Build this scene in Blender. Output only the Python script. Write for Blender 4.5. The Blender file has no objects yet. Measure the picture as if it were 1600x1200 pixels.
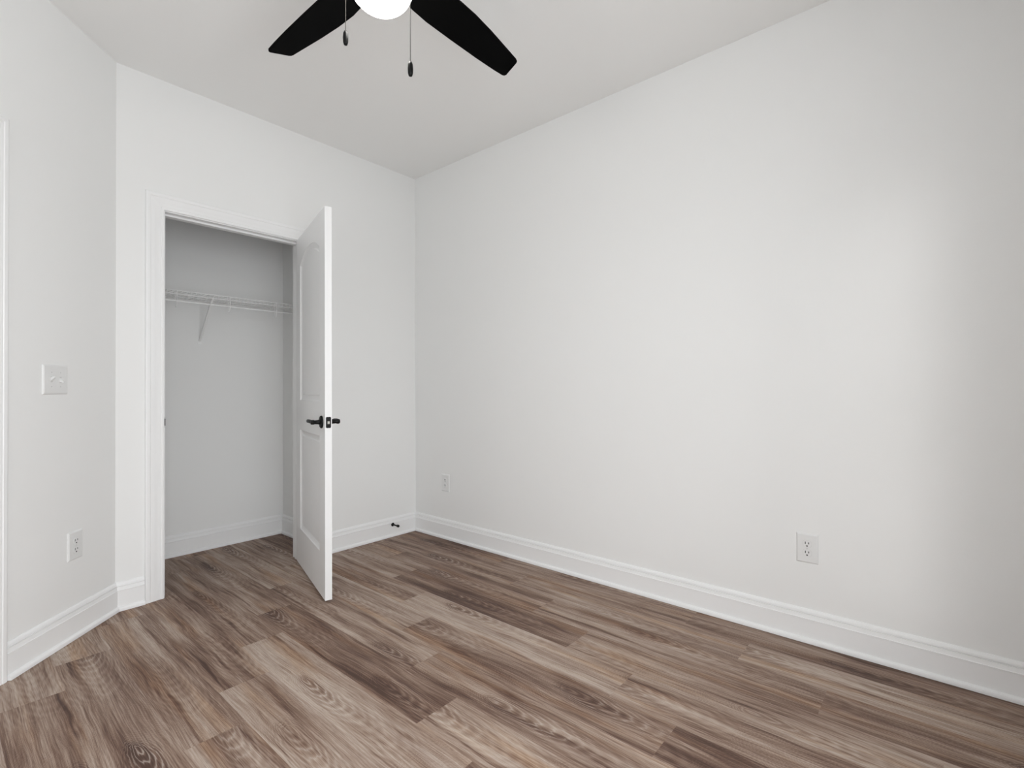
import bpy, bmesh, math, random
from mathutils import Vector, Matrix
rad = math.radians
sc = bpy.context.scene
COL = sc.collection

# ------------------------------------------------------------------ camera
YAW, PITCH, ROLL, FPX = rad(49.3907), rad(0.4333), rad(-0.2199), 785.0
CAM = Vector((-2.4966, -3.1376, 1.1055))
fw = Vector((math.sin(YAW)*math.cos(PITCH), math.cos(YAW)*math.cos(PITCH), math.sin(PITCH)))
rt = Vector((math.cos(YAW), -math.sin(YAW), 0)); up = rt.cross(fw)
r2 = rt*math.cos(ROLL) + up*math.sin(ROLL); u2 = up*math.cos(ROLL) - rt*math.sin(ROLL)
cd = bpy.data.cameras.new('camera'); cam = bpy.data.objects.new('camera', cd); COL.objects.link(cam)
cd.sensor_width = 36; cd.lens = FPX/1600*36; cd.clip_start = .02
M = Matrix((r2, u2, -fw)).transposed().to_4x4(); M.translation = CAM
cam.matrix_world = M
sc.camera = cam

# ------------------------------------------------------------------ room measures
H = 2.7472                       # ceiling
L = 1.8802                       # closet wall length
XW, YW = -3.13, -3.58            # far left wall, window wall
T = .115                         # wall thickness
A = rad(45.2182)
DL = Vector((-math.cos(A), -math.sin(A), 0)); NL = Vector((math.sin(A), -math.cos(A), 0))
SEND = (-L - XW)/math.cos(A)     # length of the angled wall
LC = Vector((-L, 0, 0)); LE = LC + DL*SEND
CX0, CX1, CY = -1.90, -.704, .728   # closet inside
OX0, OX1, OZ = -1.671, -.922, 2.051 # closet opening inside the jambs
WX0, WX1, WZ0, WZ1 = -2.92, -1.50, .30, 2.20   # window opening

# ------------------------------------------------------------------ light and exposure
vs = sc.view_settings
vs.view_transform = 'Standard'; vs.look = 'None'; vs.gamma = 1; vs.use_curve_mapping = False
vs.exposure = 0.0
wd = bpy.data.worlds.new('sky'); sc.world = wd; wd.use_nodes = True
SKY, HAZE, GROUND = 9.5, 0.0, 7.0            # overcast sky, bright haze along the horizon, sunlit pale ground
wn, wl = wd.node_tree.nodes, wd.node_tree.links
bg = wn['Background']; bg.inputs[0].default_value = (.965, .996, 1.03, 1)
tcw = wn.new('ShaderNodeTexCoord'); sxw = wn.new('ShaderNodeSeparateXYZ'); wl.new(tcw.outputs['Generated'], sxw.inputs[0])
def wmath(op, a, b=None):
    k = wn.new('ShaderNodeMath'); k.operation = op
    for i, v in enumerate((a, b)):
        if v is None: continue
        if isinstance(v, (int, float)): k.inputs[i].default_value = v
        else: wl.new(v, k.inputs[i])
    return k.outputs[0]
zz = wmath('DIVIDE', sxw.outputs[2], .20)
wl.new(wmath('ADD', wmath('MULTIPLY', wmath('POWER', 2.718, wmath('MULTIPLY', wmath('MULTIPLY', zz, zz), -1.0)), HAZE), wmath('ADD', GROUND, wmath('MULTIPLY', wmath('GREATER_THAN', sxw.outputs[2], 0.0), SKY - GROUND))), bg.inputs[1])
LAMP_STRENGTH = 18.0

sd = bpy.data.lights.new('sun', 'SUN'); sun = bpy.data.objects.new('sun', sd); COL.objects.link(sun)
sd.energy = 0.55; sd.angle = rad(10); sd.color = (1, 1, 1)
sun.rotation_euler = Vector((1, .30, -.134)).to_track_quat('-Z', 'Y').to_euler()
sun.location = (-3, -6, 3)

pdt = bpy.data.lights.new('window_daylight', 'AREA'); pl = bpy.data.objects.new('window_daylight', pdt); COL.objects.link(pl)
pdt.shape = 'RECTANGLE'; pdt.size = WX1-WX0; pdt.size_y = WZ1-WZ0
pl.location = ((WX0+WX1)/2, YW-T-.02, (WZ0+WZ1)/2); pl.rotation_euler = (rad(90), 0, 0)
pdt.cycles.is_portal = True

# ------------------------------------------------------------------ materials
def nmat(name):
    m = bpy.data.materials.new(name); m.use_nodes = True
    return m, m.node_tree.nodes, m.node_tree.links, m.node_tree.nodes['Principled BSDF']
def mat(name, col, rough=.5, spec=.5, metal=0.0, bump=0.0, bscale=200., var=0.0):
    m, n, l, b = nmat(name)
    b.inputs['Base Color'].default_value = (*col, 1); b.inputs['Roughness'].default_value = rough
    b.inputs['Specular IOR Level'].default_value = spec; b.inputs['Metallic'].default_value = metal
    if bump or var:
        tc = n.new('ShaderNodeTexCoord'); nz = n.new('ShaderNodeTexNoise'); nz.inputs['Scale'].default_value = bscale
        nz.inputs['Detail'].default_value = 3; l.new(tc.outputs['Object'], nz.inputs['Vector'])
        if bump:
            bp = n.new('ShaderNodeBump'); bp.inputs['Strength'].default_value = bump; bp.inputs['Distance'].default_value = .001
            l.new(nz.outputs['Fac'], bp.inputs['Height']); l.new(bp.outputs['Normal'], b.inputs['Normal'])
        if var:
            mx = n.new('ShaderNodeMix'); mx.data_type = 'RGBA'; l.new(nz.outputs['Fac'], mx.inputs[0])
            mx.inputs[6].default_value = (*[c*(1-var) for c in col], 1); mx.inputs[7].default_value = (*[min(1, c*(1+var)) for c in col], 1)
            l.new(mx.outputs[2], b.inputs['Base Color'])
    return m
WALL = mat('wall_paint', (.90, .90, .888), .85, .25, bump=.12, bscale=260)
CEIL = mat('ceiling_paint', (.935, .93, .915), .95, .1, bump=.15, bscale=180)
TRIM = mat('trim_paint', (.93, .93, .925), .38, .45, bump=.03, bscale=60)
DOORM = mat('door_paint', (.915, .915, .91), .42, .4, bump=.05, bscale=90)
PLATE = mat('white_plastic', (.84, .84, .83), .35, .5, bump=.02, bscale=400)
DARK = mat('socket_dark', (.015, .015, .015), .6)
SCREW = mat('painted_screw', (.7, .7, .69), .35, .5)
BLACK = mat('black_metal', (.003, .003, .003), .4, .22, bump=.05, bscale=300)
BLADE = mat('black_blade', (.0018, .0018, .0018), .7, .04, var=.3, bscale=12)
STEEL = mat('latch_steel', (.42, .40, .37), .3, .5, 1.0, bump=.03, bscale=500)
CHAIN = mat('dark_bronze_chain', (.05, .046, .04), .4, .4, .8, bump=.05, bscale=300)
WIRE = mat('white_wire', (.94, .94, .935), .35, .5, bump=.02, bscale=300)
RUBBER = mat('black_rubber', (.01, .01, .01), .7, .3, bump=.05, bscale=300)
VINYL = mat('window_vinyl', (.85, .85, .85), .4, .5, bump=.02, bscale=200)

def glass_mat():
    m, n, l, b = nmat('window_glass'); n.remove(b)
    out = [x for x in n if x.type == 'OUTPUT_MATERIAL'][0]
    mx = n.new('ShaderNodeMixShader'); tr = n.new('ShaderNodeBsdfTransparent'); gl = n.new('ShaderNodeBsdfGlossy'); lw = n.new('ShaderNodeLayerWeight'); pw = n.new('ShaderNodeMath'); fr = n.new('ShaderNodeMath')
    gl.inputs['Roughness'].default_value = .02; lw.inputs['Blend'].default_value = .5; pw.operation = 'POWER'; pw.inputs[1].default_value = 4; l.new(lw.outputs['Facing'], pw.inputs[0]); fr.operation = 'MULTIPLY_ADD'; fr.inputs[1].default_value = .5; fr.inputs[2].default_value = .03; l.new(pw.outputs[0], fr.inputs[0])
    tr.inputs['Color'].default_value = (.97, .97, .97, 1)
    l.new(fr.outputs[0], mx.inputs[0]); l.new(tr.outputs[0], mx.inputs[1]); l.new(gl.outputs[0], mx.inputs[2]); l.new(mx.outputs[0], out.inputs[0])
    return m
GLASS = glass_mat()
def lamp_mat():
    m, n, l, b = nmat('lit_frosted_glass')
    b.inputs['Base Color'].default_value = (.9, .9, .88, 1); b.inputs['Roughness'].default_value = .3
    b.inputs['Emission Color'].default_value = (1, .975, .93, 1); b.inputs['Emission Strength'].default_value = LAMP_STRENGTH
    return m
LAMP = lamp_mat()

def floor_mat():
    m, n, l, b = nmat('oak_plank_floor')
    def math_(op, a, c=None, d=None, clamp=False):
        k = n.new('ShaderNodeMath'); k.operation = op; k.use_clamp = clamp
        for i, v in enumerate((a, c, d)):
            if v is None: continue
            if isinstance(v, (int, float)): k.inputs[i].default_value = v
            else: l.new(v, k.inputs[i])
        return k.outputs[0]
    def comb(x, y, z):
        k = n.new('ShaderNodeCombineXYZ')
        for i, v in enumerate((x, y, z)):
            if isinstance(v, (int, float)): k.inputs[i].default_value = v
            else: l.new(v, k.inputs[i])
        return k.outputs[0]
    def noise(v, scale=1, detail=3, rough=.55):
        k = n.new('ShaderNodeTexNoise'); k.inputs['Scale'].default_value = scale; k.inputs['Detail'].default_value = detail
        k.inputs['Roughness'].default_value = rough; l.new(v, k.inputs['Vector']); return k.outputs['Fac']
    def smooth(v, a, c):
        k = n.new('ShaderNodeMapRange'); k.interpolation_type = 'SMOOTHSTEP'
        l.new(v, k.inputs[0]); k.inputs[1].default_value = a; k.inputs[2].default_value = c; return k.outputs[0]
    def mix(f, a, c, mode='MIX'):
        k = n.new('ShaderNodeMix'); k.data_type = 'RGBA'; k.blend_type = mode
        for i, v in ((0, f), (6, a), (7, c)):
            if isinstance(v, tuple): k.inputs[i].default_value = (*v, 1)
            elif isinstance(v, (int, float)): k.inputs[i].default_value = v
            else: l.new(v, k.inputs[i])
        return k.outputs[2]
    uv = n.new('ShaderNodeUVMap'); uv.uv_map = 'UVMap'
    s = n.new('ShaderNodeSeparateXYZ'); l.new(uv.outputs[0], s.inputs[0]); x, y = s.outputs[0], s.outputs[1]
    at = n.new('ShaderNodeAttribute'); at.attribute_name = 'plank'
    c = n.new('ShaderNodeSeparateColor'); l.new(at.outputs['Color'], c.inputs[0]); tone, ra, rb = c.outputs[0], c.outputs[1], c.outputs[2]
    za, zb = math_('MULTIPLY', ra, 61.), math_('MULTIPLY', rb, 47.)
    # warped lateral coordinate
    w1 = math_('SUBTRACT', noise(comb(math_('MULTIPLY', x, 9), math_('MULTIPLY', y, 2.0), za), 1, 2), .5)
    w2 = math_('SUBTRACT', noise(comb(math_('MULTIPLY', x, 40), math_('MULTIPLY', y, 11), zb), 1, 3, .6), .5)
    w3 = math_('SUBTRACT', noise(comb(math_('MULTIPLY', x, 4), math_('MULTIPLY', y, 5.5), za), 1, 1), .5)
    xw = math_('ADD', x, math_('ADD', math_('MULTIPLY', w1, .045), math_('ADD', math_('MULTIPLY', w2, .003), math_('MULTIPLY', w3, .012))))
    fine0 = noise(comb(math_('MULTIPLY', x, 120), math_('MULTIPLY', y, 3.0), zb), 1, 2, .5)
    # flame-shaped growth rings that share one focus per plank
    yo = math_('ADD', y, math_('MULTIPLY', ra, 5.3))
    yy = math_('SUBTRACT', math_('MULTIPLY', math_('FRACT', math_('DIVIDE', yo, 1.02)), 1.02), .62)
    x0 = math_('MULTIPLY', math_('SUBTRACT', rb, .5), .12)
    dx = math_('SUBTRACT', xw, x0)
    dy = math_('MULTIPLY', math_('ADD', yy, math_('MULTIPLY', w2, .05)), .34)
    r = math_('SQRT', math_('ADD', math_('ADD', math_('MULTIPLY', dx, dx), math_('MULTIPLY', dy, dy)), .000012))
    rr = math_('ADD', math_('ADD', r, math_('MULTIPLY', dy, .70)), math_('MULTIPLY', w2, .009))
    ring = math_('ADD', math_('MULTIPLY', math_('SINE', math_('MULTIPLY', math_('ADD', rr, math_('MULTIPLY', fine0, .006)), 2*math.pi/.0058)), .5), .5)
    has = smooth(math_('FRACT', math_('MULTIPLY', rb, 17.3)), .15, .45)
    eye = math_('MULTIPLY', smooth(rr, .050, .006), has)
    xf = math_('ADD', x, math_('ADD', math_('MULTIPLY', w1, .03), math_('MULTIPLY', w2, .002)))
    fine = noise(comb(math_('MULTIPLY', xf, 260), math_('MULTIPLY', y, 5.5), za), 1, 4, .7)
    pores = noise(comb(math_('MULTIPLY', xf, 620), math_('MULTIPLY', y, 22), zb), 1, 2, .5)
    band = noise(comb(math_('MULTIPLY', xw, 24), math_('MULTIPLY', y, 1.0), zb), 1, 4, .6)
    cloud = noise(comb(math_('MULTIPLY', x, 8), math_('MULTIPLY', y, 2.2), za), 1, 3, .5)
    streak = noise(comb(math_('MULTIPLY', xw, 34), math_('MULTIPLY', y, 1.7), math_('ADD', za, 20.)), 1, 3, .5)
    # tone value 0 dark .. 1 light
    v = math_('ADD', math_('MULTIPLY', math_('SUBTRACT', band, .5), 1.35), tone)
    v = math_('ADD', v, math_('MULTIPLY', math_('SUBTRACT', cloud, .5), .55))
    v = math_('ADD', v, math_('MULTIPLY', math_('SUBTRACT', fine, .5), 1.25))
    v = math_('SUBTRACT', v, math_('MULTIPLY', math_('POWER', eye, 2.0), math_('ADD', math_('MULTIPLY', cloud, .50), .02)))
    v = math_('ADD', v, math_('MULTIPLY', math_('SUBTRACT', ring, .5), math_('ADD', math_('MULTIPLY', eye, .15), .08)))
    v = math_('SUBTRACT', v, math_('MULTIPLY', smooth(streak, .56, .74), .36))
    cr = n.new('ShaderNodeValToRGB'); l.new(v, cr.inputs[0]); e = cr.color_ramp.elements
    stops = [(0.0, (.078, .041, .029)), (.22, (.150, .086, .061)), (.45, (.265, .178, .133)), (.68, (.400, .302, .240)), (1.0, (.550, .458, .390))]
    e[0].position, e[0].color = stops[0][0], (*stops[0][1], 1); e[1].position, e[1].color = stops[-1][0], (*stops[-1][1], 1)
    for p, q in stops[1:-1]:
        k = e.new(p); k.color = (*q, 1)
    col = cr.outputs[0]
    # tan and grey drift between and within planks
    hue = noise(comb(math_('MULTIPLY', x, 14), math_('MULTIPLY', y, 1.1), math_('ADD', zb, 9.)), 1, 3)
    col = mix(math_('MULTIPLY', smooth(hue, .50, .72), .75), col, (1.0, .84, .66), 'MULTIPLY')
    col = mix(math_('MULTIPLY', smooth(hue, .48, .28), .5), col, (.90, .90, .93), 'MULTIPLY')
    # pale limed lines along the rings, mostly near the eyes, broken up by noise
    lime = math_('MULTIPLY', math_('MULTIPLY', math_('POWER', ring, 10.), math_('ADD', math_('MULTIPLY', eye, .60), .03)), smooth(cloud, .38, .58))
    col = mix(lime, col, (.58, .51, .45))
    col = mix(math_('MULTIPLY', smooth(pores, .55, .72), .35), col, (.095, .064, .05))
    l.new(col, b.inputs['Base Color'])
    b.inputs['Roughness'].default_value = .55; b.inputs['Specular IOR Level'].default_value = .3
    bp = n.new('ShaderNodeBump'); bp.inputs['Strength'].default_value = .12; bp.inputs['Distance'].default_value = .0006
    l.new(fine, bp.inputs['Height']); l.new(bp.outputs[0], b.inputs['Normal'])
    return m
FLOORM = floor_mat()

# ------------------------------------------------------------------ helpers
def tag(o, label=None, cat=None, group=None, kind=None):
    for k, v in (('label', label), ('category', cat), ('group', group), ('kind', kind)):
        if v: o[k] = v
    return o
def link(name, bm, material, parent=None, smooth=False, recalc=True, angle=None):
    if recalc: bmesh.ops.recalc_face_normals(bm, faces=bm.faces)
    me = bpy.data.meshes.new(name); bm.to_mesh(me); bm.free()
    for mm in (material if isinstance(material, (list, tuple)) else [material]): me.materials.append(mm)
    if smooth:
        for p in me.polygons: p.use_smooth = True
        me.set_sharp_from_angle(angle=rad(angle or 35))
    o = bpy.data.objects.new(name, me); COL.objects.link(o)
    if parent: o.parent = parent
    return o
def empty(name, loc, rz=0.0):
    o = bpy.data.objects.new(name, None); COL.objects.link(o); o.location = loc; o.rotation_euler = (0, 0, rz); o.empty_display_size = .05
    return o
def box(bm, x0, x1, y0, y1, z0, z1, bevel=0, seg=2):
    x0, x1 = sorted((x0, x1)); y0, y1 = sorted((y0, y1)); z0, z1 = sorted((z0, z1))
    v = [bm.verts.new(p) for p in [(x0,y0,z0),(x1,y0,z0),(x1,y1,z0),(x0,y1,z0),(x0,y0,z1),(x1,y0,z1),(x1,y1,z1),(x0,y1,z1)]]
    f = [bm.faces.new([v[i] for i in q]) for q in [(3,2,1,0),(4,5,6,7),(0,1,5,4),(1,2,6,5),(2,3,7,6),(3,0,4,7)]]
    if bevel:
        es = list({e for q in f for e in q.edges})
        bmesh.ops.bevel(bm, geom=es, offset=bevel, segments=seg, profile=.6, affect='EDGES')
    return v
def bx(name, m, dims, parent=None, bevel=0, seg=2):
    bm = bmesh.new(); box(bm, *dims, bevel=bevel, seg=seg); return link(name, bm, m, parent, smooth=bool(bevel))
def frame_axes(d):
    d = d.normalized(); a = Vector((0, 0, 1)) if abs(d.z) < .9 else Vector((1, 0, 0))
    e1 = d.cross(a).normalized(); return e1, d.cross(e1).normalized()
def loft(bm, rings, cap=True):
    vv = [[bm.verts.new(p) for p in r] for r in rings]; k = len(vv[0])
    for a, b in zip(vv, vv[1:]):
        for i in range(k): bm.faces.new((a[i], a[(i+1) % k], b[(i+1) % k], b[i]))
    if cap: bm.faces.new(list(reversed(vv[0]))); bm.faces.new(vv[-1])
    return vv
def tube(bm, pts, r, n=8, cap=True):
    pts = [Vector(p) for p in pts]; rings = []; e1 = None
    for i, p in enumerate(pts):
        d = (pts[min(i+1, len(pts)-1)] - pts[max(i-1, 0)]).normalized()
        if e1 is None: e1, e2 = frame_axes(d)
        else:
            e1 = (e1 - d*e1.dot(d)).normalized(); e2 = d.cross(e1)
        rr = r[i] if isinstance(r, (list, tuple)) else r
        rings.append([p + (e1*math.cos(2*math.pi*k/n) + e2*math.sin(2*math.pi*k/n))*rr for k in range(n)])
    loft(bm, rings, cap)
def lathe(bm, prof, n=32, origin=(0, 0, 0), axis=(0, 0, 1)):
    """prof: (radius, height) pairs along the axis; ends of zero radius close to a point."""
    d = Vector(axis).normalized(); e1, e2 = frame_axes(d); o = Vector(origin); prev = None
    for r, h in prof:
        c = o + d*h
        cur = [bm.verts.new(c)] if r < 1e-6 else [bm.verts.new(c + (e1*math.cos(2*math.pi*k/n) + e2*math.sin(2*math.pi*k/n))*r) for k in range(n)]
        if prev:
            for k in range(n):
                q = [prev[k % len(prev)], prev[(k+1) % len(prev)], cur[(k+1) % len(cur)], cur[k % len(cur)]]
                q = list(dict.fromkeys(q))
                if len(q) > 2: bm.faces.new(q)
        prev = cur
def mitres(path, closed=False):
    """for a 2-D path, the offset vector at each vertex (to the right of travel)."""
    out = []; P = [Vector(p) for p in path]; N = len(P)
    for i in range(N):
        ns = []
        for a, b in ((i-1, i), (i, i+1)):
            if closed or (a >= 0 and b < N):
                d = (P[b % N] - P[a % N]).normalized(); ns.append(Vector((d.y, -d.x)))
        if len(ns) == 1: out.append(ns[0])
        else:
            s = ns[0] + ns[1]; out.append(s*(2/s.length_squared) if s.length_squared > 1e-6 else ns[0])
    return out
def sweep(bm, path, prof, place, mit=None):
    """prof (offset right of travel, height) swept on a 2-D path with mitred corners; place(p2, h) -> 3-D."""
    mit = mit or mitres(path)
    rings = [[place(Vector(p) + m*o, h) for o, h in prof] for p, m in zip(path, mit)]
    loft(bm, rings)
def copy_tree(o, parent=None):
    c = o.copy(); COL.objects.link(c); c.parent = parent
    for ch in list(o.children): copy_tree(ch, c)
    return c

# ------------------------------------------------------------------ floor (plank pattern in one mesh)
PW, PLN = .18, 1.219
JOINT = {0: -.995, 1: -1.278, 2: -1.59, 3: -.693, 4: -1.003, 5: -1.25, 6: -1.53, 7: -.593, 8: -.853, 9: -1.13, 10: -1.37, 11: -.44, 12: -.683, 13: -.2, 14: -.9, 15: -.45, 16: -.1, 17: -.7, 18: -.3}
TONES = {(0, 0): .34, (0, 1): .52, (0, 2): .36, (1, 0): .50, (1, 1): .52, (2, -1): .48, (2, 0): .45, (2, 1): .52, (2, 2): .44, (3, 0): .56, (3, 1): .30, (3, 2): .56,  # wood tone per plank; some near the right wall also darkened as painted shade
         (4, 0): .47, (4, 1): .72, (4, 2): .55, (5, 0): .65, (5, 1): .49, (5, 2): .34, (6, 0): .56, (6, 1): .52, (7, 0): .50, (7, 1): .35, (7, 2): .62, (8, 0): .48, (8, 1): .66,
         (9, 0): .48, (9, 1): .64, (10, 0): .56, (10, 1): .48, (11, 1): .45, (11, 2): .5, (12, 0): .70, (12, 1): .45}
random.seed(11)
bm = bmesh.new(); uvl = bm.loops.layers.uv.new('UVMap'); cl = bm.loops.layers.float_color.new('plank')
X0, X1, Y0, Y1 = .10, -3.30, 1.0, -3.72
k = -1
while -.18*k > X1:
    xa, xb = min(-PW*k, X0), max(-PW*(k+1), X1)
    j = JOINT.get(k, -.5)
    while j < Y1 + 10 and j < Y0: j += PLN
    idx = round((JOINT.get(k, -.5) - j)/PLN)
    y = j
    while y > Y1:
        ya, yb = min(y, Y0), max(y-PLN, Y1)
        if ya - yb > .001:
            vv = [bm.verts.new((px, py, 0)) for px, py in ((xa, ya), (xa, yb), (xb, yb), (xb, ya))]
            f = bm.faces.new(vv[::-1]); 
            row = round((JOINT.get(k, -.5) - y)/PLN) + 1
            t = TONES.get((k, row), random.choice((.36, .44, .5, .55, .6, .66)) + random.uniform(-.03, .03)); a, b_ = random.random(), random.random()
            xc = -PW*(k+.5); fl = random.choice((1, -1))
            for lp in f.loops:
                lp[uvl].uv = ((lp.vert.co.x-xc)*fl, (lp.vert.co.y-y)); lp[cl] = (t, a, b_, 1)
        y -= PLN
    k += 1
tag(link('floor', bm, FLOORM, recalc=False), 'brown limed oak plank floor running through the room and closet', 'floor', kind='structure')

# ------------------------------------------------------------------ shell
bm = bmesh.new(); box(bm, XW-T, T, YW-T, CY+T, H, H+.12)
tag(link('ceiling', bm, CEIL), 'flat matte white ceiling above the fan', 'ceiling', kind='structure')
bm = bmesh.new()
box(bm, -L-.04, OX0-.02, 0, T, 0, H); box(bm, OX1+.02, 0, 0, T, 0, H); box(bm, OX0-.02, OX1+.02, 0, T, OZ+.02, H)
tag(link('wall_back', bm, WALL), 'white painted wall holding the closet doorway', 'wall', kind='structure')
bm = bmesh.new(); box(bm, 0, T, YW-T, T, 0, H)
tag(link('wall_right', bm, WALL), 'long bare white wall with two power outlets', 'wall', kind='structure')
bm = bmesh.new()
box(bm, XW-T, WX0, YW-T, YW, 0, H); box(bm, WX1, 0, YW-T, YW, 0, H); box(bm, WX0, WX1, YW-T, YW, 0, WZ0); box(bm, WX0, WX1, YW-T, YW, WZ1, H)
tag(link('wall_front', bm, WALL), 'white painted wall with the window behind the viewer', 'wall', kind='structure')
# angled wall, local x along the wall from the corner, local y = outwards
ES0, ES1, EZ = .690, 1.455, 2.051
def angled(name, bm, m, parent=None, smooth=False):
    o = link(name, bm, m, parent, smooth)
    if parent is None: o.location = LC; o.rotation_euler = (0, 0, math.atan2(DL.y, DL.x))
    return o
# in this frame +x = DL, +y = left of DL = -NL*-1 ...  DL rotated +90 deg
RL = Vector((-DL.y, DL.x, 0)); SGN = 1 if RL.dot(NL) > 0 else -1      # local y sign of the room side
bm = bmesh.new()
box(bm, 0, ES0-.02, 0, -SGN*T, 0, H); box(bm, ES1+.02, SEND, 0, -SGN*T, 0, H); box(bm, ES0-.02, ES1+.02, 0, -SGN*T, EZ+.02, H)
tag(angled('wall_left', bm, WALL), 'white angled wall carrying the light switch beside the closet', 'wall', kind='structure')
bm = bmesh.new(); box(bm, XW-T, XW, YW, LE.y, 0, H)
tag(link('wall_far_left', bm, WALL), 'white side wall beyond the angled entry wall, left of the viewer', 'wall', kind='structure')
bm = bmesh.new(); box(bm, CX0-T, CX1+T, CY, CY+T, 0, H)
tag(link('wall_closet_back', bm, WALL), 'white wall at the back of the closet behind the wire shelf', 'wall', kind='structure')
bm = bmesh.new(); box(bm, CX1, CX1+T, T, CY, 0, H)
tag(link('wall_closet_right', bm, WALL), 'white side wall inside the closet next to the open door', 'wall', kind='structure')
bm = bmesh.new(); box(bm, CX0-T, CX0, T, CY, 0, H)
tag(link('wall_closet_left', bm, WALL), 'white side wall inside the closet opposite the door hinges', 'wall', kind='structure')

# ------------------------------------------------------------------ baseboards
BASE = [(0, .0015), (.028, .0015), (.028, .010), (.0265, .016), (.022, .0205), (.0155, .0225), (.0155, .0985), (.0175, .0998), (.0175, .1028),
        (.0142, .1045), (.0122, .1170), (.0122, .1205), (.0070, .1215), (.0070, .1245), (.0110, .1258), (.0095, .1320), (.0060, .1385), (.0035, .1410), (0, .1415)]
CW = .0835                                    # casing width
cin0, cin1 = OX0-.005, OX1+.005               # casing inner edges
def board(name, path, seg_range, label):
    mt = mitres(path); i = seg_range
    bm = bmesh.new(); sweep(bm, path[i:i+2], BASE, lambda p, h: (p.x, p.y, h), mt[i:i+2])
    return tag(link(name, bm, TRIM), label, 'baseboard', kind='structure')
ecs0, ecs1 = ES0-.005, ES1+.005
v2 = lambda v: (v.x, v.y)
pathA = [(cin1+CW, 0), (0, 0), (0, YW), (XW, YW), v2(LE), v2(LC + DL*(ecs1+CW))]
board('baseboard_back', pathA, 0, 'white moulded baseboard behind the open closet door')
board('baseboard_right', pathA, 1, 'long white moulded baseboard below the two-outlet wall')
board('baseboard_front', pathA, 2, 'white moulded baseboard below the window')
board('baseboard_far_left', pathA, 3, 'white moulded baseboard left of the viewer')
board('baseboard_entry', pathA, 4, 'short white baseboard past the entry door casing')
pathB = [v2(LC + DL*(ecs0-CW-.0015)), v2(LC), (cin0-CW-.001, 0)]
board('baseboard_left', pathB, 0, 'white moulded baseboard under the light switch wall')
board('baseboard_back_left', pathB, 1, 'short white baseboard between angled wall and closet casing')
pathC = [(OX0-.03, T), (CX0, T), (CX0, CY), (CX1, CY), (CX1, T), (OX1+.03, T)]
board('baseboard_closet_left', pathC, 1, 'white baseboard inside the closet on its hidden side')
board('baseboard_closet_back', pathC, 2, 'white baseboard along the back of the closet')
board('baseboard_closet_right', pathC, 3, 'short white baseboard inside the closet beside the door hinges')

# ------------------------------------------------------------------ casings, jambs
CASE = [(0, 0), (0, .0085), (.0025, .0105), (.011, .0110), (.0145, .0090), (.017, .0100), (.030, .0115), (.044, .0145), (.056, .0160), (.0605, .0160), (.0635, .0185),
        (.0765, .0190), (.0815, .0175), (.0835, .0140), (.0835, 0)]
CASE_L = CASE
def casing(name, x0, x1, z1, place, label):
    # travel so that the outside lies to the right of travel: up the x1 side? handled by ordering
    path = [(x1, .001), (x1, z1), (x0, z1), (x0, .001)]
    bm = bmesh.new(); sweep(bm, path, CASE, place)
    return bm
bm = casing('trim_1', cin0, cin1, OZ+.005, lambda p, h: (p.x, -h, p.y), '')
tag(link('trim_1', bm, TRIM), 'white moulded casing framing the closet doorway', 'door casing', kind='structure')
bm = bmesh.new()
box(bm, OX0-.02, OX0, 0, T, 0, OZ); box(bm, OX1, OX1+.02, 0, T, 0, OZ); box(bm, OX0-.02, OX1+.02, 0, T, OZ, OZ+.02)
box(bm, OX0, OX0+.011, .038, .07, 0, OZ, .001); box(bm, OX1-.011, OX1, .038, .07, 0, OZ, .001); box(bm, OX0+.011, OX1-.011, .038, .07, OZ-.011, OZ, .001)
jamb = tag(link('trim_2', bm, TRIM), 'white closet door jamb with door stop strip', 'door jamb', kind='structure')
bm = bmesh.new()
box(bm, OX0-.0002, OX0+.0016, .003, .033, .9018, .9592, .0006)
tube(bm, [(OX0+.0008, .004, .931), (OX0+.0012, -.001, .931), (OX0+.0004, -.005, .931)], .0012, 6)
box(bm, OX0-.001, OX0+.002, -.0045, .004, .9118, .9492, .0008)
sp = link('strike_plate', bm, BLACK, jamb); sp['label'] = 'black strike plate on the jamb'

# entry door in the angled wall (only its casing edge shows)
bm = casing('trim_3', ecs0, ecs1, EZ+.005, lambda p, h: (p.x, SGN*h, p.y), '')
tag(angled('trim_3', bm, TRIM), 'white moulded casing of the entry door in the angled wall', 'door casing', kind='structure')
bm = bmesh.new()
for a, b in ((ES0-.02, ES0), (ES1, ES1+.02)): box(bm, a, b, 0, -SGN*T, 0, EZ)
box(bm, ES0-.02, ES1+.02, 0, -SGN*T, EZ, EZ+.02)
tag(angled('trim_4', bm, TRIM), 'white jamb around the closed entry door', 'door jamb', kind='structure')

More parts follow.
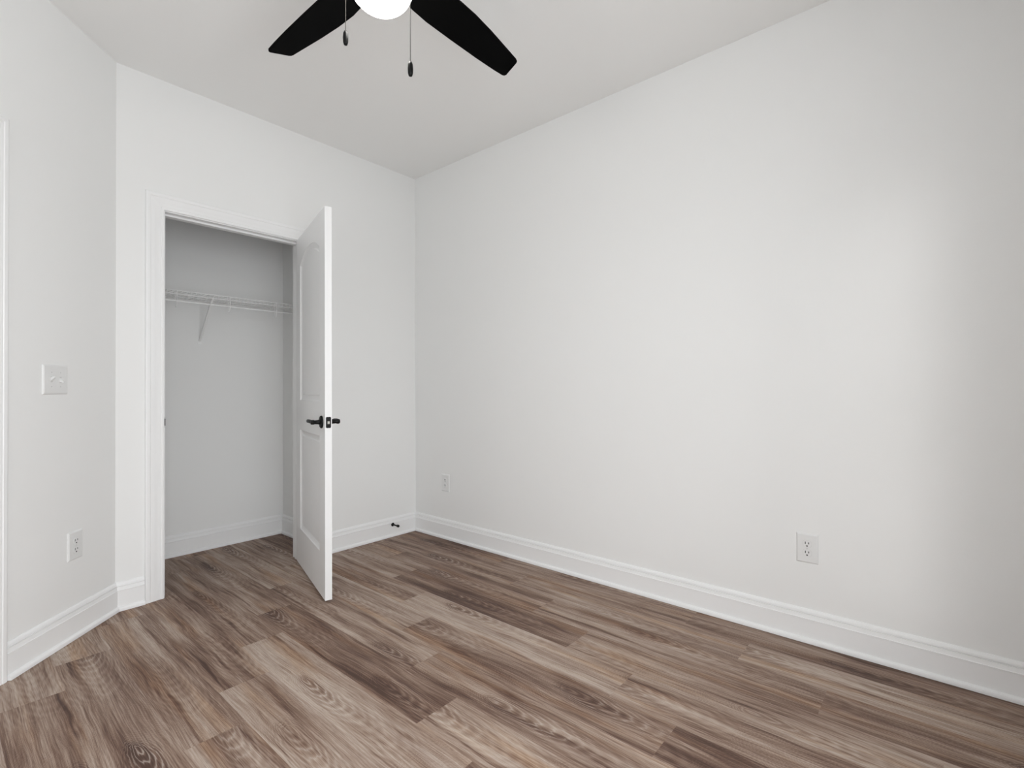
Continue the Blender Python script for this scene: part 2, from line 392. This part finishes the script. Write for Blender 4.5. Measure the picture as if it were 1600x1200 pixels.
# ------------------------------------------------------------------ doors
def offset_loop(P, d):
    """inward offset of a counter-clockwise 2-D loop"""
    n = len(P); out = []
    mt = mitres(P, closed=True)
    return [Vector(P[i]) - mt[i]*d for i in range(n)]
def panel_loop(u0, u1, z0, z1, rise=0):
    pts = [(u0, z0), (u1, z0)]
    if not rise: pts += [(u1, z1), (u0, z1)]
    else:
        w = (u1-u0)/2; R = (w*w + rise*rise)/(2*rise); c = (u0+u1)/2; a0 = math.asin(w/R)
        for i in range(25):
            a = a0 - 2*a0*i/24; pts.append((c + R*math.sin(a), z1 - (R-rise)+ R*math.cos(a) - 0 if False else z1 + R*math.cos(a) - (R-rise)))
    return pts
PANEL = [(.003, .0045), (.012, .0085), (.024, .0118), (.031, .0122), (.037, .0075)]
def door_leaf_mesh(W, HT, TH):
    bm = bmesh.new()
    loops = [panel_loop(.118, W-.118, .226, .837), panel_loop(.118, W-.118, 1.018, 1.850, .069)]
    for side in (0, 1):
        y = -TH if side else 0.0; s = 1 if side else -1
        P3 = lambda p, d=0: (p[0], y + s*d, p[1])
        edges = []; outer = [bm.verts.new(P3(p)) for p in ((0, 0), (W, 0), (W, HT), (0, HT))]
        if side: ov1 = outer
        else: ov0 = outer
        for i in range(4): edges.append(bm.edges.new((outer[i], outer[(i+1) % 4])))
        for lp in loops:
            vs_ = [bm.verts.new(P3(p)) for p in lp]; n = len(vs_)
            for i in range(n): edges.append(bm.edges.new((vs_[i], vs_[(i+1) % n])))
            prev = vs_
            for o, d in PANEL:
                cur = [bm.verts.new(P3(p, d)) for p in offset_loop(lp, o)]
                for i in range(n): bm.faces.new((prev[i], prev[(i+1) % n], cur[(i+1) % n], cur[i]))
                prev = cur
            bm.faces.new(prev)
        bmesh.ops.triangle_fill(bm, edges=edges, use_beauty=True)
    for i in range(4): bm.faces.new((ov0[i], ov0[(i+1) % 4], ov1[(i+1) % 4], ov1[i]))
    return bm
def lever_set(parent, u, z, TH, side, label=None):
    """side -1: on the y = -TH face, +1: on the y = 0 face; the lever points back to the hinges (-x)"""
    y0 = -TH if side < 0 else 0.0; s = side
    bm = bmesh.new()
    lathe(bm, [(.0115, .008), (.0135, .014), (.0115, .020), (.0105, .036), (.0125, .042), (.0125, .052), (.010, .056), (0, .057)], 24, (u, y0, z), (0, s, 0))
    rings = []
    for k in range(15):
        t = k/14; x = u + .010 - .128*t
        hgt = .0105 - .0015*t if t < .86 else .0092*(1 - (t-.86)/.14*.85)
        th = .0062 if t < .9 else .0062*(1 - (t-.9)/.1*.7)
        zc = z + .0035*math.sin(t*math.pi) + (.006*((t-.8)/.2)**2 if t > .8 else 0)
        yc = y0 + s*(.0475 + .006*math.sin(t*math.pi*.9))
        rings.append([(x, yc + th*math.cos(2*math.pi*i/14), zc + hgt*math.sin(2*math.pi*i/14)) for i in range(14)])
    loft(bm, rings)
    lv = link('lever_handle', bm, BLACK, parent, True, angle=40)
    bm = bmesh.new(); lathe(bm, [(.0325, 0), (.0335, .003), (.0325, .007), (.027, .0105), (.016, .0125), (0, .0125)], 36, (u, y0, z), (0, s, 0))
    link('rose', bm, BLACK, lv, True, angle=40)
    lv['label'] = label or 'black lever handle'
    return lv
def make_door(name, W, HT, loc, rz, label, latch=True):
    TH = .035
    d = link(name, door_leaf_mesh(W, HT, TH), DOORM); d.location = loc; d.rotation_euler = (0, 0, rz)
    tag(d, label, 'door', kind='structure')
    zl = .930 - loc[2]
    lever_set(d, W-.064, zl, TH, -1); lever_set(d, W-.064, zl, TH, 1)
    bm = bmesh.new(); rp = []
    for sx_, sz_, a0 in ((1, 1, 0), (-1, 1, 90), (-1, -1, 180), (1, -1, 270)):
        for k in range(6):
            a = rad(a0 + 18*k); rp.append((-TH/2 + sx_*.0068 + .006*math.cos(a), zl + sz_*.0225 + .006*math.sin(a)))
    loft(bm, [[(xx, yy, zz) for yy, zz in rp] for xx in (W-.0004, W+.0012)])
    for dz in (-.0215, .0215): lathe(bm, [(.0042, 0), (.0038, .0008), (0, .0009)], 12, (W+.0011, -TH/2, zl+dz), (1, 0, 0))
    lp = link('latch_plate', bm, BLACK, d); lp['label'] = 'black latch plate on the door edge'
    bm = bmesh.new(); box(bm, W+.0008, W+.009, -TH/2-.006, -TH/2+.0055, zl-.008, zl+.007, .0018)
    b2 = link('latch_bolt', bm, STEEL, lp); b2['label'] = 'steel latch bolt'
    for zh in (.22, 1.02, 1.82):
        bm = bmesh.new(); tube(bm, [(-.003, .006, zh-.045), (-.003, .006, zh+.045)], .0055, 12)
        box(bm, -.0015, -.0002, -.028, .004, zh-.044, zh+.044)
        link('hinge', bm, BLACK, d, True)
    return d
DA = rad(74.19)
make_door('door_1', .7435, 2.032, (-.925, -.0187, .016), math.pi + DA, 'white two-panel arch-top closet door standing open with black levers')
# entry leaf, closed: hinge at far jamb; room face flush with jamb
eh = LC + DL*(ES1-.003)
e_rz = math.atan2(-DL.y, -DL.x)
d2 = make_door('door_2', ES1-ES0-.006, 2.032, (0, 0, .012), e_rz, 'white two-panel entry door closed in the angled wall')
ly = Vector((-math.sin(e_rz), math.cos(e_rz), 0))
d2.location = eh + Vector((0, 0, .012)) + (Vector((0, 0, 0)) if ly.dot(NL) > 0 else NL*-.035 + NL*0) + NL*-.002

# ------------------------------------------------------------------ window behind the viewer (daylight)
wroot = empty('window_1', ((WX0+WX1)/2, YW-T/2, WZ0)); tag(wroot, 'white framed single-hung window in the wall behind the viewer', 'window', kind='structure')
hw, hh = (WX1-WX0)/2, WZ1-WZ0
bm = bmesh.new()
for a in ((-hw, -hw+.04, 0, hh), (hw-.04, hw, 0, hh), (-hw+.04, hw-.04, 0, .04), (-hw+.04, hw-.04, hh-.04, hh)): box(bm, a[0], a[1], -.05, 0, a[2], a[3], .002)
link('window_frame', bm, VINYL, wroot)
for z0, z1, yy in ((.04, hh/2+.02, -.012), (hh/2-.02, hh-.04, -.036)):
    bm = bmesh.new()
    for a in ((-hw+.04, -hw+.08, z0, z1), (hw-.08, hw-.04, z0, z1), (-hw+.08, hw-.08, z0, z0+.04), (-hw+.08, hw-.08, z1-.04, z1)): box(bm, a[0], a[1], yy-.01, yy+.01, a[2], a[3], .002)
    s_ = link('sash', bm, VINYL, wroot)
    bx('pane', GLASS, (-hw+.08, hw-.08, yy-.0015, yy+.0015, z0+.04, z1-.04), s_)
bx('window_sill', TRIM, (-hw-.03, hw+.03, T/2-.002, T/2+.03, -.028, -.004), wroot, .003)

# ------------------------------------------------------------------ outlets and switch
def oval_prism(bm, pts, y0, y1):
    a = [bm.verts.new((x, y0, z)) for x, z in pts]; b = [bm.verts.new((x, y1, z)) for x, z in pts]; n = len(pts)
    bm.faces.new(a); bm.faces.new(list(reversed(b)))
    for i in range(n): bm.faces.new((a[i], b[i], b[(i+1) % n], a[(i+1) % n]))
def plate_mesh(w, h, t=.0065):
    bm = bmesh.new()   # room side = -y
    rings = []
    for ins, y in ((0, 0), (0, -.0018), (.0022, -.0042), (.0065, -t), ):
        rings.append([(sx*(w/2-ins), y, sz*(h/2-ins)) for sx, sz in ((-1, -1), (1, -1), (1, 1), (-1, 1))])
    loft(bm, rings)
    return bm
def recept_pts():
    pts = []
    for k in range(40):
        a = 2*math.pi*k/40; x, z = .0172*math.cos(a), .0172*math.sin(a)
        pts.append((x, max(-.0142, min(.0142, z))))
    return list(dict.fromkeys(pts))
def make_outlet():
    root = link('power_outlet', plate_mesh(.084, .127), PLATE)
    for dz in (.0197, -.0197):
        bm = bmesh.new(); oval_prism(bm, [(x, z+dz) for x, z in recept_pts()], -.0055, -.0082)
        rc = link('receptacle', bm, PLATE, root)
        bm = bmesh.new(); oval_prism(bm, [(x*1.06, z*1.07+dz) for x, z in recept_pts()], -.0060, -.00655)
        link('seam', bm, SCREW, rc)
        for x0, x1, z0, z1 in ((-.0079, -.0049, -.0015, .0088), (.0049, .0079, -.0005, .008)):
            bm = bmesh.new(); box(bm, x0, x1, -.0078, -.00835, z0+dz, z1+dz); q = link('slot', bm, DARK, rc)
        bm = bmesh.new(); oval_prism(bm, [(.0034*math.cos(a), dz-.0085 + max(-.0034, min(.0020, .0034*math.sin(a)))) for a in [2*math.pi*k/16 for k in range(16)]], -.0078, -.00835)
        link('ground_hole', bm, DARK, rc)
    bm = bmesh.new(); lathe(bm, [(.0036, .0060), (.0034, .0072), (.002, .0078), (0, .0079)], 16, (0, 0, 0), (0, -1, 0))
    link('screw', bm, SCREW, root, True)
    return root
# local -y must face the room
outlet = make_outlet()
def place(o, loc, n, label):
    o.location = loc; o.rotation_euler = (0, 0, math.atan2(n[1], n[0]) + math.pi/2); o['label'] = label; o['category'] = 'power outlet'; o['group'] = 'white power outlets low on the walls'
place(outlet, (0, -2.6852, .404), (-1, 0), 'white duplex outlet standing alone on the bare wall, farthest from the closet')
o2 = copy_tree(outlet); place(o2, (0, -.3515, .4075), (-1, 0), 'white duplex outlet on the bare wall next to the closet corner')
o3 = copy_tree(outlet); pL = LC + DL*.2578; place(o3, (pL.x, pL.y, .4095), v2(NL), 'white duplex outlet below the light switch on the angled wall')

sw = link('light_switch', plate_mesh(.1285, .127), PLATE)
pS = LC + DL*.3691; sw.location = (pS.x, pS.y, 1.148); sw.rotation_euler = (0, 0, math.atan2(NL.y, NL.x) + math.pi/2)
tag(sw, 'white double toggle light switch on the angled wall', 'light switch')
for sx, tilt in ((-.023, 1), (.023, -1)):
    bm = bmesh.new()
    box(bm, sx-.0052, sx+.0052, -.0072, -.006, -.012, .012, .0005)
    link('toggle_slot', bm, SCREW, sw)
    bm = bmesh.new(); z = tilt*.004
    rings = []
    for t_, (hx_, hz_) in ((0, (.0045, .0075)), (.5, (.0042, .0055)), (1, (.0036, .0036))):
        c = (sx, -.006 - .015*t_, z*.3 + tilt*.010*t_)
        rings.append([(c[0]+a*hx_, c[1], c[2]+b*hz_) for a, b in ((-1, -1), (1, -1), (1, 1), (-1, 1))])
    loft(bm, rings); link('toggle', bm, PLATE, sw)
    for dz in (.030, -.030):
        bm = bmesh.new(); lathe(bm, [(.0034, .0060), (.0032, .0072), (0, .0078)], 14, (sx, 0, dz), (0, -1, 0)); link('screw', bm, SCREW, sw, True)

# ------------------------------------------------------------------ door stop
bm = bmesh.new()
lathe(bm, [(.0135, 0), (.0135, .003), (.011, .007), (.006, .010), (.0052, .012), (.0046, .055), (.0050, .058)], 20, (0, 0, 0), (0, -1, 0))
ds = link('door_stop', bm, BLACK, None, True, angle=40); ds.location = (-.2283, -.0155, .0896)
tag(ds, 'black door stop screwed to the baseboard behind the open door', 'door stop')
bm = bmesh.new(); lathe(bm, [(.0052, .054), (.0085, .056), (.0095, .060), (.0095, .070), (.0075, .074), (0, .0745)], 20, (0, 0, 0), (0, -1, 0))
rb = link('rubber_tip', bm, RUBBER, ds, True, angle=40); rb['label'] = 'black rubber tip'

# ------------------------------------------------------------------ wire closet shelf
sh = empty('wire_shelf', ((CX0+CX1)/2, CY, 1.71)); tag(sh, 'white ventilated wire closet shelf with hanging rod and brace', 'wire shelf')
ox, oy, oz = -(CX0+CX1)/2, -CY, -1.71
S = lambda x, y, z: (x+ox, y+oy, z+oz)
xa, xb = CX0+.004, CX1-.004; yf, yb = .423, CY-.006
bm = bmesh.new()
nW = int((xb-xa-.02)/.0254)
for i in range(nW+1):
    x = xa+.012 + i*(xb-xa-.024)/nW
    tube(bm, [S(x, yb, 1.7095), S(x, yf+.004, 1.7095), S(x, yf+.0008, 1.7085), S(x, yf, 1.705), S(x, yf, 1.688)], .0015, 5)
link('deck_wire', bm, WIRE, sh, True)
bm = bmesh.new()
for y, z, r in ((yf+.001, 1.7115, .0026), (yf, 1.6884, .0026), (yb-.10, 1.7065, .0024), (yb-.20, 1.7065, .0024), (yb, 1.7115, .0026)):
    tube(bm, [S(xa, y, z), S(xb, y, z)], r*1.15, 8)
link('cross_wire', bm, WIRE, sh, True)
bm = bmesh.new(); tube(bm, [S(xa, yf-.001, 1.6465), S(xb, yf-.001, 1.6465)], .0044, 10)
link('hang_rod', bm, WIRE, sh, True)
for hx in (-1.80, -1.4986, -1.1964, -.8908):
    bm = bmesh.new()
    tube(bm, [S(hx, yf-.003, 1.714), S(hx, yf-.0055, 1.70), S(hx, yf-.0055, 1.645), S(hx, yf-.004, 1.622), S(hx, yf+.003, 1.611), S(hx, yf+.014, 1.609), S(hx, yf+.023, 1.618),
              S(hx, yf+.027, 1.640), S(hx, yf+.030, 1.675), S(hx, yf+.034, 1.708)], .0026, 7)
    link('rod_hook', bm, WIRE, sh, True)
bm = bmesh.new()
p, q = Vector(S(-1.2965, yf+.006, 1.688)), Vector(S(-1.278, CY-.006, 1.434)); d = (q-p).normalized(); e2 = d.cross(Vector((1, 0, 0))).normalized(); e1 = e2.cross(d)
loft(bm, [[c + e1*a*.0062 + e2*b*.0045 for a, b in ((-1, -1), (1, -1), (1, 1), (-1, 1))] for c in (p, q)])
tube(bm, [S(-1.2965, yf-.003, 1.694), S(-1.2965, yf+.001, 1.680), S(-1.2965, yf+.012, 1.683)], .004, 8)
br = link('brace', bm, WIRE, sh)
bm = bmesh.new(); box(bm, *[a+b for a, b in zip((-1.290, -1.266), (ox, ox))], CY-.004+oy, CY-.0002+oy, 1.412+oz, 1.450+oz, .001)
link('wall_foot', bm, WIRE, br)
for x, s_ in ((CX0+.0005, 1), (CX1-.0005, -1)):
    bm = bmesh.new(); box(bm, x+ox, x+s_*.006+ox, yf-.01+oy, yf+.03+oy, 1.676+oz, 1.716+oz, .0015); link('end_bracket', bm, WIRE, sh)

# ------------------------------------------------------------------ ceiling fan
FX, FY, ZB = -1.558, -1.790, 2.45
fan = empty('ceiling_fan', (FX, FY, H)); tag(fan, 'black four-blade ceiling fan with a lit white glass bowl', 'ceiling fan')
Z = lambda z: z - H
def fl(name, prof, m, parent=fan, n=48):
    bm = bmesh.new(); lathe(bm, [(r, Z(z)) for r, z in prof], n); return link(name, bm, m, parent, True, angle=40)
fl('canopy', [(0, H), (.068, H), (.070, H-.012), (.062, H-.045), (.030, H-.068), (.016, H-.072), (0, H-.072)], BLACK)
fl('downrod', [(.0125, H-.07), (.0125, 2.565)], BLACK, n=20)
fl('motor_housing', [(0, 2.575), (.035, 2.575), (.060, 2.565), (.118, 2.545), (.130, 2.525), (.130, 2.485), (.118, 2.468), (.095, 2.462), (0, 2.462)], BLACK)
fl('switch_housing', [(.060, 2.463), (.064, 2.45), (.064, 2.440), (.060, 2.432), (0, 2.432)], BLACK)
fl('light_fitter', [(.050, 2.434), (.098, 2.428), (.106, 2.421), (.106, 2.404), (.100, 2.398), (0, 2.398)], BLACK)
bowl = [(.098, 2.400)] + [(.101*math.cos(a), 2.394 - .086*math.sin(a)) for a in [math.pi/2*k/14 for k in range(15)]]
bowl[-1] = (0, bowl[-1][1])
gb = fl('glass_bowl', bowl, LAMP); gb['label'] = 'glowing white glass bowl'
def blade_mesh():
    bm = bmesh.new(); pt = [(.135, .048), (.17, .056), (.24, .062), (.36, .062), (.50, .060), (.60, .056), (.655, .052), (.664, .048), (.668, .040),
                            (.652, -.030), (.648, -.037), (.638, -.041), (.56, -.052), (.46, -.066), (.36, -.076), (.27, -.079), (.19, -.070), (.135, -.055)]
    a = rad(12); TH = .006
    # pitch: the +s edge lies lower
    f = lambda r, s, h: (r, s*math.cos(a) + h*math.sin(a), -s*math.sin(a) + h*math.cos(a))
    t = [bm.verts.new(f(r, s, TH/2)) for r, s in pt]; b = [bm.verts.new(f(r, s, -TH/2)) for r, s in pt]; n = len(pt)
    bm.faces.new(t); bm.faces.new(b[::-1])
    for i in range(n): bm.faces.new((t[i], b[i], b[(i+1) % n], t[(i+1) % n]))
    bmesh.ops.recalc_face_normals(bm, faces=bm.faces)
    return bm
def iron_mesh():
    bm = bmesh.new(); a = rad(12)
    rings = []
    for r, w, z in ((.075, .020, .018), (.110, .018, .012), (.140, .030, .0065), (.190, .034, .0065), (.215, .020, .0065)):
        rings.append([(r, y*math.cos(a)*1 if r > .12 else y, z + dz - (y*math.sin(a) if r > .12 else 0)) for y, dz in ((-w, 0), (w, 0), (w, .006), (-w, .006))])
    loft(bm, rings); return bm
b0 = link('blade', blade_mesh(), BLADE, fan); i0 = link('blade_iron', iron_mesh(), BLACK, b0)
FANROT = rad(1.4)
for i in range(4):
    b_ = b0 if i == 0 else copy_tree(b0, fan)
    b_.location = (0, 0, Z(ZB)); b_.rotation_euler = (0, 0, FANROT + i*math.pi/2)
def chain(dx, dy, ztop, zf):
    bm = bmesh.new(); z = ztop
    tube(bm, [(dx, dy, Z(ztop)), (dx, dy, Z(zf))], .0007, 5)
    while z > zf:
        bmesh.ops.create_icosphere(bm, subdivisions=1, radius=.0016, matrix=Matrix.Translation((dx, dy, Z(z)))); z -= .0042
    c = link('pull_chain', bm, CHAIN, fan); c['label'] = 'thin beaded pull chain'
    bm = bmesh.new(); lathe(bm, [(0, Z(zf+.001)), (.0045, Z(zf)), (.0075, Z(zf-.008)), (.0085, Z(zf-.022)), (.0078, Z(zf-.036)), (.0055, Z(zf-.0435)), (0, Z(zf-.045))], 18, (dx, dy, 0))
    f_ = link('fob', bm, BLACK, c, True, angle=60); f_['label'] = 'black teardrop fob'
latv = Vector((math.cos(YAW), -math.sin(YAW)))
for lat, dep, zf in ((-.113, .0, 2.242), (.099, -.03, 2.123)):
    q = latv*lat + Vector((math.sin(YAW), math.cos(YAW)))*dep
    chain(q.x, q.y, 2.412, zf)
